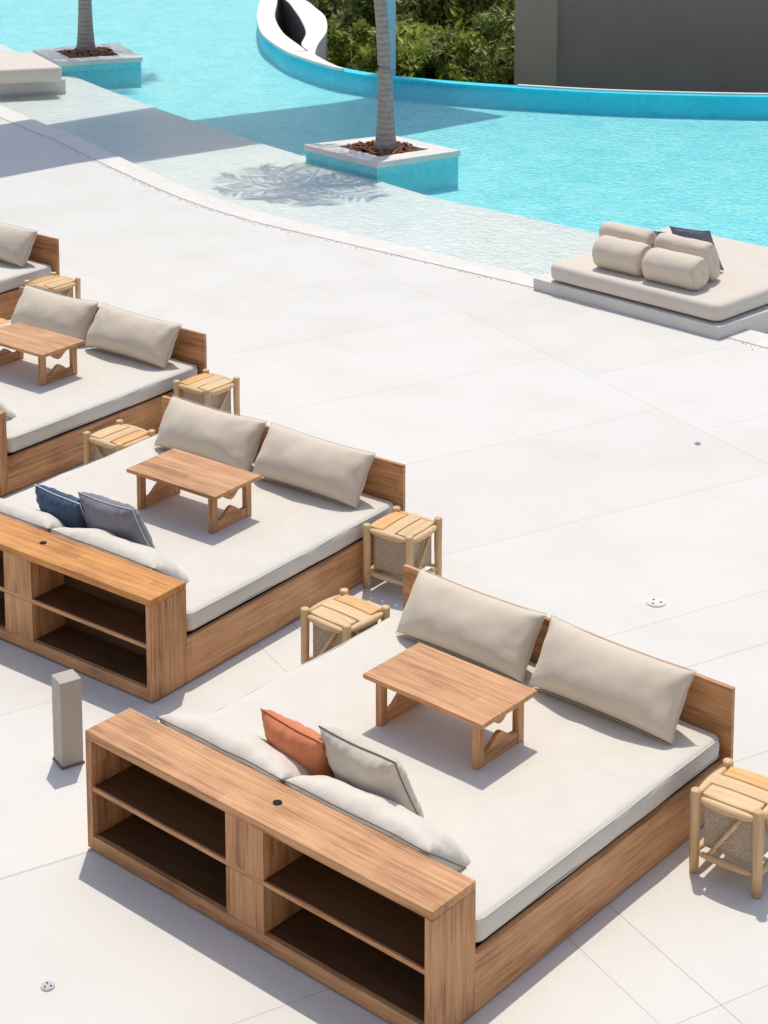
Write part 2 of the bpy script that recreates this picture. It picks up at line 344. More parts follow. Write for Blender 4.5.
def smooth_line(pts, n=6):
    """Catmull-Rom through 2D points"""
    P = [Vector(p) for p in pts]; P = [2*P[0]-P[1]] + P + [2*P[-1]-P[-2]]; out = []
    for i in range(1, len(P)-2):
        for k in range(n):
            t = k/n
            out.append(0.5*((2*P[i]) + (P[i+1]-P[i-1])*t + (2*P[i-1]-5*P[i]+4*P[i+1]-P[i+2])*t*t + (3*P[i]-P[i-1]-3*P[i+1]+P[i+2])*t**3))
    out.append(P[-2]); return [(v.x, v.y) for v in out]
def offset(pts, d):
    out = []
    for i, p in enumerate(pts):
        a = Vector(pts[max(i-1, 0)]); b = Vector(pts[min(i+1, len(pts)-1)]); t = (b-a).normalized()
        out.append((p[0]-t.y*d, p[1]+t.x*d))
    return out

# ------------------------------------------------------------ setting
LIP = smooth_line([(-30, 14.6), (-20, 12.1), (-13.98, 10.35), (-12.5, 9.98), (-11.09, 9.52), (-9.13, 8.95), (-7.73, 8.72), (-6.44, 8.70), (-3.84, 8.70), (-1.28, 8.58), (3, 8.3), (12, 7.4)])
# deck: one slab whose far edge is the pool lip
bm = poly_prism(bmesh.new(), LIP + [(12, -14), (-30, -14)], -0.6, 0.0)
struct('deck', bm, M['deck'])
# pool coping: flat stone border between deck and water
L1 = offset(LIP, 0.006); L2 = offset(LIP, 0.32)
struct('pool_coping', strip(bmesh.new(), L1, L2, -0.55, 0.006), M['coping'])
SH = [(-30, 17.5), (-22, 15.4), (-17.6, 13.9), (-15.4, 13.17), (-13.3, 12.55), (-11, 11.97), (-9.7, 11.70), (-7.23, 11.15), (-5.8, 11.10), (-4.4, 11.05), (-1, 11.0), (4, 10.8), (12, 10.2)]
sh = smooth_line(SH, 4)
bm = poly_prism(bmesh.new(), offset(LIP, 0.325) + sh[::-1], -1.1, -0.10)
struct('pool_shelf', bm, M['shelf'])
RIM = smooth_line([(-28, 29.3), (-21.3, 22.9), (-19.37,20.80), (-18.30,19.61), (-16.72,18.11), (-15.49,17.18), (-14.67,16.69), (-13.4,16.22), (-12.55,16.12), (-11.90,16.21), (-10.95,16.48), (-10.14,16.78), (-8.95,17.30), (-7.74,18.04), (-6.5, 18.98), (-3.5, 21.6), (0, 25)], 5)
RIMX = [(12, 10.2), (14, 24)]
bm = bmesh.new(); bm.faces.new([bm.verts.new((x, y, -0.34)) for x, y in offset(sh, -0.05) + [(14, 24)] + RIM[::-1]])
struct('pool_floor', bm, M['pool_floor'])
struct('pool_rim', strip(bmesh.new(), RIM, offset(RIM, 0.20), -1.4, -0.01), M['pool_wall'])
# water sheet over shelf and basin
bm = bmesh.new(); bm.faces.new([bm.verts.new((x, y, -0.045)) for x, y in offset(LIP, 0.32) + [(14, 24)] + RIM[::-1]])
struct('pool_water', bm, M['water'])
# terrain far around and below
bm = bmesh.new(); bmesh.ops.create_grid(bm, x_segments=2, y_segments=2, size=900)
for v in bm.verts: v.co.z = -2.2
struct('ground', bm, M['terrain'])
# rough bank beyond the rim
bm = bmesh.new(); G = {}
for i in range(41):
    for j in range(31):
        x = -34+i*1.0; y = 15+j*1.0
        # keep below the rim on the pool side
        G[i, j] = bm.verts.new((x, y, -1.9 + 0.5*noise.noise(Vector((x*.3, y*.3, 0))) + 0.02*(j)))
for i in range(40):
    for j in range(30):
        bm.faces.new((G[i, j], G[i+1, j], G[i+1, j+1], G[i, j+1]))
for v in list(bm.verts):
    pass
bank = struct('bank_terrain', bm, M['terrain'], smooth=True)

# white coping on the left part of the rim and the curved pit beside it
PA = [(-24.5, 26.3), (-20.51, 22.14), (-19.37, 20.80), (-18.12, 19.43), (-16.56, 17.95), (-15.49, 17.18), (-14.67, 16.69)]
PBL = [(-24.0, 26.6), (-19.95, 21.90), (-18.67, 20.50), (-17.53, 19.28), (-16.20, 18.11), (-15.12, 17.36), (-14.60, 17.0)]
PBR = [(-23.9, 26.7), (-19.89, 21.96), (-18.40, 20.62), (-17.10, 19.50), (-15.90, 18.38), (-15.10, 17.42), (-14.58, 17.02)]
PO_ = [(-23.5, 27.0), (-19.6, 22.2), (-18.1, 20.9), (-16.95, 20.0), (-15.75, 18.75), (-14.85, 17.55), (-14.15, 16.72)]
qa, qb, qc, qd = [smooth_line(v, 5) for v in (PA, PBL, PBR, PO_)]
pit = thing('curved_planter_wall', 'white curved wall looping round a dark lens-shaped pit beside the pool rim', 'wall', (0, 0, 0))
obj('inner_wall', strip(bmesh.new(), offset(qa, -0.02), qb, -0.009, 0.03), M['rim_white'], pit)
obj('outer_wall', strip(bmesh.new(), qc, qd, -1.6, 0.03), M['rim_white'], pit)
obj('pit_lining', strip(bmesh.new(), offset(qc, -0.012), offset(qc, -0.003), -1.5, 0.02), M['pit'], pit)
obj('pit_lining', strip(bmesh.new(), offset(qb, 0.003), offset(qb, 0.012), -1.5, 0.02), M['pit'], pit)
cut = [i for i, p in enumerate(RIM) if p[0] > -14.85]
seg = [RIM[i] for i in cut if RIM[i][0] < -12.95]
m_ = len(seg); cb = []
for i, p in enumerate(seg):
    o1 = offset(seg, 1.0)[i]; w_ = 0.34*(1-i/(m_-1))**1.2+0.03; cb.append((p[0]+(o1[0]-p[0])*w_, p[1]+(o1[1]-p[1])*w_))
cop = obj('rim_coping', strip(bmesh.new(), offset(seg, -0.018), cb, -0.009, 0.032), M['rim_white']); cop['kind'] = 'structure'
cr = [i for i, p in enumerate(RIM) if p[0] > -10.3][0]
cop = obj('rim_coping', strip(bmesh.new(), offset(RIM[cr:], 0.13), offset(RIM[cr:], 0.20), -0.009, 0.012), M['rim_white']); cop['kind'] = 'structure'

# buildings beyond the rim
bld = thing('dark_building', 'dark grey rendered wall with a taupe corner pier rising beyond the pool rim', 'building')
obj('wall', poly_prism(bmesh.new(), [(-11.44, 19.65), (-8.6, 21.6), (-1.0, 27.0), (-3.0, 30), (-11.5, 25)], -1.9, 5.6), M['wall_dark'], bld)
obj('pier', poly_prism(bmesh.new(), [(-12.13, 19.40), (-11.42, 19.60), (-11.6, 20.3), (-12.3, 20.1)], -1.9, 5.6), M['pier'], bld)
colm = thing('pale_blue_column', 'slim pale blue square column standing behind the palm trunk at the rim', 'column', (-12.44, 16.62, 0), R(40))
obj('shaft', B(-0.08, 0.08, -0.08, 0.08, -1.9, 6.0, 0.01), M['pale_blue'], colm)
obj('cap', B(-0.16, 0.16, -0.16, 0.16, 6.0, 6.1, 0.01), M['pale_blue'], colm)
canopy = thing('overhead_walkway', 'long overhead concrete walkway slab carried on columns above the pool', 'walkway', (0, 0, 0))
obj('slab', poly_prism(bmesh.new(), [(-13.4, 3.0), (-12.75, 11.2), (-12.15, 14.0), (-11.75, 17.3), (-11.6, 18.3), (-14.0, 18.3), (-14.1, 17.5), (-15.0, 14.4), (-15.35, 11.0), (-15.6, 3.0)], 6.1, 6.35), M['rim_white'], canopy)

# unseen hotel facade, added behind the camera to bounce sunlight into the shadows
hot = thing('bounce_facade', 'unseen long white hotel front with dark openings, added behind the camera for bounce light', 'building', (8.2, -7.35, 0), 0.7147)
bm = bmesh.new(); box(bm, -26, 26, -6, 0, 0, 0.6)
for fl in range(5):
    z = 0.6+fl*3.1
    if fl: box(bm, -26, 26, -6, 0, z-0.5+0.002, z)
    for k in range(14): box(bm, -26+k*3.9, -26+k*3.9+1.3, -6, 0, z+0.002, z+2.598)
obj('wall', bm, M['rim_white'], hot)
gb = bmesh.new(); box(gb, -25.9, 25.9, -0.6, -0.5, 0.6, 16)
obj('windows', gb, M['wall_dark'], hot)
# ------------------------------------------------------------ cushions
def cushion_mesh(wd, ht, th, seed=0, n=28, pinch=0.07, ex=0.42, sag=0.0, crease=0.008, corner=0.5):
    """pillow in local x (width), y (height, 0 at centre), z (thickness); seam round the edge"""
    bm = bmesh.new(); rnd = random.Random(seed); ph = Vector((seed*3.7, seed*1.3, seed*0.7))
    top = {}; bot = {}
    m = max(10, int(n*ht/wd)) if wd > ht else n
    for i in range(n+1):
        for j in range(m+1):
            u = -1+2*i/n; v = -1+2*j/m
            u = math.copysign(1-(1-abs(u))**1.25, u); v = math.copysign(1-(1-abs(v))**1.25, v)
            x = wd/2*u*(1-pinch*(1-v*v)); y = ht/2*v*(1-pinch*(1-u*u)*(wd/ht)**0.5)
            # bulge profile
            pu = max(0, 1-abs(u)**2.6); pv = max(0, 1-abs(v)**2.2)
            h = th/2*(pu*pv)**ex
            # fuller at the bottom
            h *= 1 - sag*0.35*v
            q = Vector((x*7, y*7, 0))+ph
            wr = noise.noise(q*0.8)*1.4 + noise.noise(q*2.0)*0.8
            edge = 1-min(pu, pv)
            # radiating seam puckers
            ang = (u if abs(v) > abs(u) else v)*(wd if abs(v) > abs(u) else ht)
            pk = (math.sin(ang*62+noise.noise(q)*6)*0.8+noise.noise(Vector((ang*22, edge*2, seed)))*1.2)*max(0, edge-0.25)*1.3
            for s, D in ((1, top), (-1, bot)):
                if (i in (0, n) or j in (0, m)) and s < 0: D[i, j] = top[i, j]; continue
                hh = 0 if (i in (0, n) or j in (0, m)) else h + crease*(wr*(1-0.3*edge) + pk)*(1 if s > 0 else -0.8)*min(1, h/(0.02))
                zz = 0.006*noise.noise(Vector((x*5, y*5, 9))+ph)
                D[i, j] = bm.verts.new((x, y, s*hh+zz))
    for D, fl in ((top, False), (bot, True)):
        for i in range(n):
            for j in range(m):
                f = [D[i, j], D[i+1, j], D[i+1, j+1], D[i, j+1]]
                bm.faces.new(f[::-1] if fl else f)
    ring = [top[i, 0].co.copy() for i in range(n)] + [top[n, j].co.copy() for j in range(m)] + [top[i, m].co.copy() for i in range(n, 0, -1)] + [top[0, j].co.copy() for j in range(m, 0, -1)]
    return bm, ring
def ring_tube(ring, r, n=6):
    bm = bmesh.new(); k = len(ring); rings = []
    for i, p in enumerate(ring):
        d = (ring[(i+1) % k]-ring[i-1]).normalized(); a = d.cross(Vector((0, 0, 1))).normalized(); b = a.cross(d)
        rings.append([bm.verts.new(p + (a*math.cos(t)+b*math.sin(t))*r) for t in [2*PI*q/n for q in range(n)]])
    for i in range(k):
        r0, r1 = rings[i], rings[(i+1) % k]
        for q in range(n): bm.faces.new((r0[q], r0[(q+1) % n], r1[(q+1) % n], r1[q]))
    return bm
def lean_rot(yaw, lean, roll=0.0):
    """local y (height) stands up leaning towards +y by (90-lean) degrees; negative lean = towards -y"""
    return (Matrix.Rotation(yaw, 4, 'Z') @ Matrix.Rotation(R(lean), 4, 'X') @ Matrix.Rotation(R(roll), 4, 'Z')).to_euler()
def cushion(name, label, wd, ht, th, mat, pip, loc, rot, group, seed=1, cat='cushion', pr=0.003, parent_rot=None, **kw):
    bm, ring = cushion_mesh(wd, ht, th, seed, **kw)
    o = obj(name, bm, mat, smooth=True, loc=loc, rot=rot); tag(o, label, cat, group)
    md = o.modifiers.new('s', 'SUBSURF'); md.levels = 1; md.render_levels = 1
    if pip: obj('piping', ring_tube(ring, pr), pip, o, smooth=True)
    return o

# ------------------------------------------------------------ daybed
W = 2.10; L = 2.255; DC = 0.278; HC = 0.60; HM = 0.392
def make_daybed(label):
    t = thing('daybed', label, 'daybed', group='wooden daybeds in a row on the deck')
    # console: shelf unit closing the foot end
    c = obj('bookshelf', B(0.042, W-0.042, DC-0.022, DC-0.002, 0.03, HC-0.042), M['shaded_teak'], t)     # back board
    bm = B(0, W, 0, DC, HC-0.040, HC, 0.004); 
    top = obj('top_board', bm, M['teak_x'], c)
    hole = bmesh.new(); bmesh.ops.create_cone(hole, cap_ends=True, segments=20, radius1=0.021, radius2=0.021, depth=0.003)
    obj('cable_hole', hole, M['black'], c, loc=(1.10, 0.155, HC+0.0015))
    obj('side_panel', B(0, 0.040, 0, DC, 0.012, HC-0.0405, 0.003), M['teak_z'], c)
    obj('side_panel', B(W-0.040, W, 0, DC, 0.012, HC-0.0405, 0.003), M['teak_z'], c)
    obj('bottom_rail', B(0.0405, W-0.0405, 0.001, 0.03, 0.012, 0.078, 0.003), M['teak_x'], c)
    obj('plinth', B(0.03, W-0.03, 0.03, DC-0.03, 0.0, 0.012), M['shaded_teak'], c)
    obj('shelf', B(0.0405, W-0.0405, 0.012, DC-0.023, 0.055, 0.076), M['shaded_teak'], c)
    obj('shelf', B(0.0405, W-0.0405, 0.0165, DC-0.023, 0.309, 0.329, 0.002), M['shaded_teak'], c)
    obj('shelf_edge', B(0.0405, W-0.0405, 0.003, 0.016, 0.308, 0.330, 0.002), M['teak_x'], c)  # front strip kept light; shade is painted into the shelf behind it
    for z0, z1 in ((0.0785, 0.3075), (0.3305, HC-0.0405)):
        obj('centre_panel', B(0.93, 1.16, 0.002, DC-0.024, z0, z1, 0.002), M['teak_z'], c)
    # frame
    obj('side_rail', B(W-0.034, W-0.002, DC+0.001, L-0.001, 0.006, 0.262, 0.003), M['teak_y'], t)
    obj('side_rail', B(0.002, 0.034, DC+0.001, L-0.001, 0.006, 0.262, 0.003), M['teak_y'], t)
    obj('platform', B(0.036, W-0.036, DC+0.002, L-0.002, 0.17, 0.20), M['shaded_teak'], t)
    obj('headboard', B(0.03, W+0.018, L, L+0.026, 0.006, 0.637, 0.003), M['teak_x'], t)
    # mattress: soft slab with slightly wavy edges
    bm = bmesh.new(); n = 44; x0, x1, y0, y1 = 0.035, W-0.016, DC+0.03, L-0.012
    z0, z1 = 0.272, HM
    rings = []
    prof = [(0.09, z0-0.05), (0.035, z0-0.008), (0.010, z0+0.008), (0.0, z0+0.03), (0.0, z1-0.045), (0.006, z1-0.020), (0.016, z1-0.006), (0.036, z1), (0.10, z1+0.002)]
    def perim(ins):
        pts = []; r = max(0.005, 0.05-ins*0.3)
        xa, xb, ya, yb = x0+ins, x1-ins, y0+ins, y1-ins
        for (cx, cy, a0) in ((xb-r, ya+r, -90), (xb-r, yb-r, 0), (xa+r, yb-r, 90), (xa+r, ya+r, 180)):
            for k in range(7): a = R(a0+15*k); pts.append((cx+r*math.cos(a), cy+r*math.sin(a)))
        out = []
        for i in range(len(pts)):
            p = pts[i]; q = pts[(i+1) % len(pts)]; d = math.dist(p, q); m = 24 if d > 0.3 else 1
            for k in range(m): out.append((p[0]+(q[0]-p[0])*k/m, p[1]+(q[1]-p[1])*k/m))
        return out
    for ins, z in prof:
        ring = []
        for (x, y) in perim(ins):
            wv = 0.010*noise.noise(Vector((x*3.1, y*3.1, z*4)))+0.004*noise.noise(Vector((x*11, y*11, z*9)))
            cx, cy = x-(x0+x1)/2, y-(y0+y1)/2; l = math.hypot(cx, cy)
            ring.append(bm.verts.new((x+cx/l*wv, min(y+cy/l*wv, y1), z + (0.6*wv if z > z1-0.05 else 0))))
        rings.append(ring)
    for a, b in zip(rings, rings[1:]):
        k = len(a)
        for i in range(k): bm.faces.new((a[i], a[(i+1) % k], b[(i+1) % k], b[i]))
    bm.faces.new(rings[-1]); bm.faces.new(rings[0][::-1])
    mt = obj('mattress', bm, M['mattress'], t, smooth=True)
    pr = [Vector(v) for v in perim(0.004)]
    bm = ring_tube([Vector((x+0, y, z1-0.014+0.006*noise.noise(Vector((x*3.1, y*3.1, z1*4))))) for x, y in perim(0.007)], 0.0035)
    obj('piping', bm, M['piping_pale'], mt, smooth=True)
    bm = ring_tube([Vector((x, y, z0+0.018+0.004*noise.noise(Vector((x*3.1, y*3.1, 2))))) for x, y in perim(0.0035)], 0.0035)
    obj('piping', bm, M['piping_pale'], mt, smooth=True)
    return t
daybeds = []
proto = make_daybed('nearest wooden daybed, its whole shelf unit, orange cushion and side rail in view')
daybeds.append(proto)
def place(o, x, y, rz): o.location = (x, y, 0); o.rotation_euler = (0, 0, rz)
BEDS = [(0, 0, 0), (-2.8604, 0.9569, 0.0686), (-5.7177, 1.9600, 0.0646), (-8.78, 3.03, 0.045)]
BL = [None, 'second wooden daybed from the front, with blue and grey cushions against its shelf unit',
      'third wooden daybed from the front, its table cut by the left edge',
      'farthest wooden daybed, only its headboard corner and one back pillow in view']
for i in (1, 2, 3):
    d = copy_tree(proto); d['label'] = BL[i]; place(d, *BEDS[i]); daybeds.append(d)
def bedloc(i, x, y, z):
    bx, by, a = BEDS[i]
    return (bx+math.cos(a)*x-math.sin(a)*y, by+math.sin(a)*x+math.cos(a)*y, z)

for c in bpy.data.objects:
    if c.name.startswith('top_board') and c.parent and c.parent.parent == daybeds[1]:
        c.data = c.data.copy(); c.data.materials[0] = M['teak_orange']
# back pillows
BW = ['on the nearest daybed', 'on the second daybed', 'on the third daybed', 'on the farthest daybed']
for i in range(4):
    for s, (cx, yw, nm) in enumerate(((0.645, -0.02, 'left'), (1.535, 0.02, 'right'))):
        if i == 3 and s == 0: continue
        th = 0.275; lean = 56+(i*5+s*3) % 4
        cushion('back_pillow', 'long beige back pillow %s, the %s one against its headboard' % (BW[i], nm), 0.86, 0.365, th, M['cushion'], M['piping_same'],
                bedloc(i, cx, 2.07, HM+0.17), lean_rot(BEDS[i][2]+yw, lean, (0.8, -1.2)[s]), 'long beige pillows against the headboards', seed=3+i*2+s, cat='pillow', pinch=0.045, sag=0.5, ex=0.44, crease=0.011, pr=0.0022)
# big seat-side cushions leaning on the shelf units
for i in range(4):
    for s, (cx, yw) in enumerate(((0.575, 0.0), (1.41, -0.01))):
        if i >= 2 and s == 0: continue
        if i == 3: continue
        cushion('long_cushion', 'long off-white cushion with dark piping %s, %s along its shelf unit' % (BW[i], ('left one', 'right one')[s]), 0.84, 0.41, 0.22, M['light_cushion'], M['piping_dark'],
                bedloc(i, cx, 0.465, HM+0.085), lean_rot(BEDS[i][2]+yw, 180-37, (1.5, -1.5)[s]), 'long off-white cushions along the shelf units', seed=31+i*2+s, pinch=0.04, sag=0.3, crease=0.016, ex=0.36)
# scatter cushions: same spot on the first two beds
def scatter(i, cols):
    (n1, l1, m1, p1), (n2, l2, m2, p2) = cols
    cushion(n1, l1, 0.40, 0.38, 0.17, m1, p1, bedloc(i, 0.825, 0.60, HM+0.14), lean_rot(BEDS[i][2]-0.05, 180-66, -3), None, seed=50+i, crease=0.011, pinch=0.07)
    cushion(n2, l2, 0.49, 0.44, 0.19, m2, p2, bedloc(i, 1.235, 0.625, HM+0.165), lean_rot(BEDS[i][2]-0.05, 180-66, 3), None, seed=60+i, crease=0.014, pinch=0.07)
scatter(0, (('scatter_cushion', 'small rust orange square cushion leaning on the nearest daybed', M['orange'], M['piping_rust']),
            ('scatter_cushion', 'beige square cushion with dark edging beside the orange cushion', M['beige'], M['piping_dark'])))
scatter(1, (('scatter_cushion', 'dark blue square cushion with white stitched edge on the second daybed', M['blue'], M['piping_white']),
            ('scatter_cushion', 'grey lilac square cushion beside the dark blue cushion', M['grey'], M['piping_pale'])))

# ------------------------------------------------------------ low tables on the mattresses
def make_table(label):
    t = thing('low_table', label, 'table', group='low teak tables on the daybeds')
    w2, d2, h = 0.37, 0.215, 0.262
    obj('tabletop', B(-w2, w2, -d2, d2, h-0.024, h, 0.004), M['teak_x'], t)
    for s in (-1, 1):
        xo = s*0.300; x0, x1 = xo-0.018, xo+0.018
        f = obj('leg_frame', B(x0+0.004, x1-0.004, -0.132, 0.132, 0.0, 0.062, 0.003), M['teak_y'], t)
        for q in (-1, 1):
            y0, y1 = (0.1325, 0.180) if q > 0 else (-0.180, -0.1325)
            obj('leg', B(x0, x1, y0, y1, 0.0, h-0.0245, 0.003), M['teak_z'], f)
        # scalloped apron under the top and carved bottom rail: profile in the y-z plane
        def plate(prof, name):
            bm = bmesh.new()
            a = [bm.verts.new((x0+0.006, y, z)) for y, z in prof]; b = [bm.verts.new((x1-0.006, y, z)) for y, z in prof]
            for k in range(len(prof)-1):
                pass
            n = len(prof)
            bm.faces.new(a); bm.faces.new(b[::-1])
            for k in range(n): bm.faces.new((a[k], b[k], b[(k+1) % n], a[(k+1) % n]))
            bmesh.ops.recalc_face_normals(bm, faces=bm.faces)
            obj(name, bm, M['teak_y'], f)
        K = 20
        ys = [-0.132+0.264*k/K for k in range(K+1)]
        def scal(y):   # ogee curve dropping to a centre point
            u = abs(y)/0.132
            return 0.026+0.050*(0.5+0.5*math.cos(PI*min(1, u*1.25)))**1.25
        plate([(y, h-0.0245) for y in ys] + [(y, h-0.0245-scal(y)) for y in ys[::-1]], 'apron')
        def hump(y):
            u = abs(y)/0.132
            return 0.062+0.055*(0.5+0.5*math.cos(PI*min(1, u*1.15)))**1.3
        plate([(y, hump(y)) for y in ys] + [(y, 0.0605) for y in ys[::-1]], 'carved_rail')
    return t
tb = make_table('low teak table on the nearest daybed, in front of its back pillows')
TL = [None, 'low teak table on the second daybed, between its back pillows and blue cushion', 'low teak table on the third daybed, at the left edge of the picture']
TP = [(1.065, 1.385, 0.0), (-1.79, 2.385, 0.07), (-4.64, 3.38, 0.06)]
for i, (x, y, a) in enumerate(TP):
    o = tb if i == 0 else copy_tree(tb)
    if i: o['label'] = TL[i]
    o.location = (x, y, HM+0.003); o.rotation_euler = (0, 0, a)

# ------------------------------------------------------------ stools
def make_stool(label):
    t = thing('side_stool', label, 'stool', group='pale wooden side stools between the daybeds')
    q = 0.150
    rnd = random.Random(4)
    for sx in (-1, 1):
        for sy in (-1, 1):
            hgt = 0.432+rnd.uniform(-0.006, 0.006)
            bm = bmesh.new(); tube(bm, [(sx*q, sy*q, 0), (sx*q+rnd.uniform(-.003, .003), sy*q, 0.12), (sx*q, sy*q+rnd.uniform(-.003, .003), 0.26), (sx*q, sy*q, hgt-0.006), (sx*q, sy*q, hgt)], [0.021, 0.0225, 0.0230, 0.0240, 0.0225], 14)
            obj('leg', bm, M['pale_z'], t, smooth=True)
    def rail(a, b, r0, r1, bow, name, m, flat=1.0, n=9):
        a = Vector(a); b = Vector(b); pts = []; rr = []
        for k in range(n):
            u = k/(n-1); s = math.sin(PI*u)
            pts.append(a.lerp(b, u)+Vector(bow)*s); rr.append(r0+(r1-r0)*s**0.6)
        bm = bmesh.new(); tube(bm, pts, rr, 10, flat=flat); obj(name, bm, m, t, smooth=True)
    z = 0.388; e = q-0.020
    rail((-e, -q, z), (e, -q, z), 0.012, 0.024, (0, -0.004, -0.004), 'top_rail', M['pale_x'])
    rail((-e, q, z), (e, q, z), 0.012, 0.024, (0, 0.004, -0.004), 'top_rail', M['pale_x'])
    rail((-q, -e, z+.006), (-q, e, z+.006), 0.012, 0.023, (-0.004, 0, 0.0), 'top_rail', M['pale_y'])
    rail((q, -e, z+.006), (q, e, z+.006), 0.012, 0.023, (0.004, 0, 0.0), 'top_rail', M['pale_y'])
    z = 0.105
    rail((-e, -q, z), (e, -q, z), 0.011, 0.019, (0, 0, -0.003), 'stretcher', M['pale_x'])
    rail((-e, q, z), (e, q, z), 0.011, 0.019, (0, 0, -0.003), 'stretcher', M['pale_x'])
    rail((-q, -e, z), (-q, e, z), 0.011, 0.019, (0, 0, -0.003), 'stretcher', M['pale_y'])
    rail((q, -e, z), (q, e, z), 0.011, 0.019, (0, 0, -0.003), 'stretcher', M['pale_y'])
    rail((-0.085, -q+0.004, 0.112), (0.080, -q+0.004, 0.378), 0.0095, 0.011, (0, 0, 0), 'brace', M['pale_z'], n=4)
    rail((q-0.004, 0.085, 0.112), (q-0.004, -0.080, 0.378), 0.0095, 0.011, (0, 0, 0), 'brace', M['pale_z'], n=4)
    # seat of three wide slats running along x, with gaps; ends trimmed round the legs
    for k, (ya, yb, m) in enumerate(((-0.134, -0.044, 'pale_x'), (-0.036, 0.048, 'pale_x'), (0.056, 0.136, 'slat_orange'))):
        bm = bmesh.new(); nn = 9; V = {}
        for i in range(nn):
            u = -1+2*i/(nn-1)
            bow = 0.012*(1-u*u)*(1 if k == 2 else (-1 if k == 0 else 0))
            xx = u*(0.128 if k != 1 else 0.146)
            for j, (y, zz) in enumerate(((ya+min(0, bow), 0.396), (ya+min(0, bow), 0.416), (yb+max(0, bow), 0.417), (yb+max(0, bow), 0.396))):
                V[i, j] = bm.verts.new((xx, y, zz-0.004*u*u))
        for i in range(nn-1):
            for j in range(4): bm.faces.new((V[i, j], V[i+1, j], V[i+1, (j+1) % 4], V[i, (j+1) % 4]))
        bm.faces.new([V[0, j] for j in range(4)]); bm.faces.new([V[nn-1, j] for j in range(4)][::-1])
        bmesh.ops.recalc_face_normals(bm, faces=bm.faces)
        bmesh.ops.bevel(bm, geom=[e_ for e_ in bm.edges], offset=0.003, segments=1, affect='EDGES')
        obj('seat_slat', bm, M[m], t)
    # woven basket: four thin panels hung inside the frame, with rolled rims
    b = bmesh.new(); r = 0.122
    box(b, -r, r, -r, -r+0.010, 0.130, 0.355, 0.003); box(b, -r, r, r-0.010, r, 0.130, 0.355, 0.003)
    box(b, -r, -r+0.010, -r+0.0105, r-0.0105, 0.130, 0.355, 0.003); box(b, r-0.010, r, -r+0.0105, r-0.0105, 0.130, 0.355, 0.003)
    box(b, -r+0.011, r-0.011, -r+0.011, r-0.011, 0.131, 0.139)
    bk = obj('woven_basket', b, M['weave'], t)
    rr = ring_tube([Vector(p) for p in ((-r, -r, .357), (0, -r, .357), (r, -r, .357), (r, 0, .357), (r, r, .357), (0, r, .357), (-r, r, .357), (-r, 0, .357))], 0.006)
    obj('basket_rim', rr, M['weave'], bk, smooth=True)
    t.scale = (1.05, 1.05, 0.952)
    return t
ST = [(2.40, 1.885, 0.06, 'pale wooden stool at the right edge, beside the nearest daybed rail'),
      (-0.69, 3.10, PI/2+0.10, 'pale wooden stool between second daybed and nearest headboard, at the second headboard end'),
      (-0.185, 2.015, -0.02, 'pale wooden stool left of the nearest daybed, half hidden by its mattress'),
      (-3.47, 4.10, PI/2+0.04, 'pale wooden stool at the headboard end of the third daybed'),
      (-3.15, 2.96, -PI/2+0.06, 'pale wooden stool left of the second daybed, half hidden by its mattress'),
      (-6.40, 5.02, PI/2+0.05, 'farthest pale wooden stool, at the headboard end of the farthest daybed'),
      (-5.85, 3.90, 0.04, 'pale wooden stool cut by the left edge, behind the third daybed')]
s0 = make_stool(ST[0][3])
for i, (x, y, a, l) in enumerate(ST):
    o = s0 if i == 0 else copy_tree(s0)
    o.location = (x, y, 0); o.rotation_euler = (0, 0, a); o['label'] = l

# ------------------------------------------------------------ bollard, drains
bo = thing('bollard', 'short square grey bollard standing left of the nearest shelf unit', 'bollard', (-0.665, 0.435, 0), R(0))
BLM = Matrix.Rotation(R(24), 4, 'Z')
bm = B(-0.058, 0.058, -0.058, 0.058, 0.012, 0.465, 0.003); obj('post', bm, M['bollard'], bo, rot=(0, 0, R(-17)))
bm = B(-0.063, 0.063, -0.063, 0.063, 0.0, 0.012, 0.002); obj('base_plate', bm, M['bollard_base'], bo, rot=(0, 0, R(-17)))
def disc(name, label, x, y, r, m1, m2):
    t = thing(name, label, 'drain cover', (x, y, 0))
    bm = bmesh.new(); bmesh.ops.create_cone(bm, cap_ends=True, segments=32, radius1=r, radius2=r*0.94, depth=0.008)
    obj('cover', bm, m1, t, loc=(0, 0, 0.0045))
    for k in range(3):
        bm = bmesh.new(); bmesh.ops.create_cone(bm, cap_ends=True, segments=10, radius1=r*0.13, radius2=r*0.13, depth=0.002)
        obj('screw', bm, m2, t, loc=(r*0.5*math.cos(k*2.1+.5), r*0.5*math.sin(k*2.1+.5), 0.0098))
    return t
disc('drain_cover', 'round white cover set in the deck above the nearest headboard', 0.63, 3.91, 0.062, M['drain'], M['bollard_base'])
disc('floor_spotlight', 'small round steel fitting in the deck at the bottom left', 0.64, -0.76, 0.030, M['steel'], M['black'])
disc('drain_cover', 'tiny round grey cover in the deck between the pool sofa and the second stool', -0.55, 6.30, 0.024, M['steel'], M['black'])

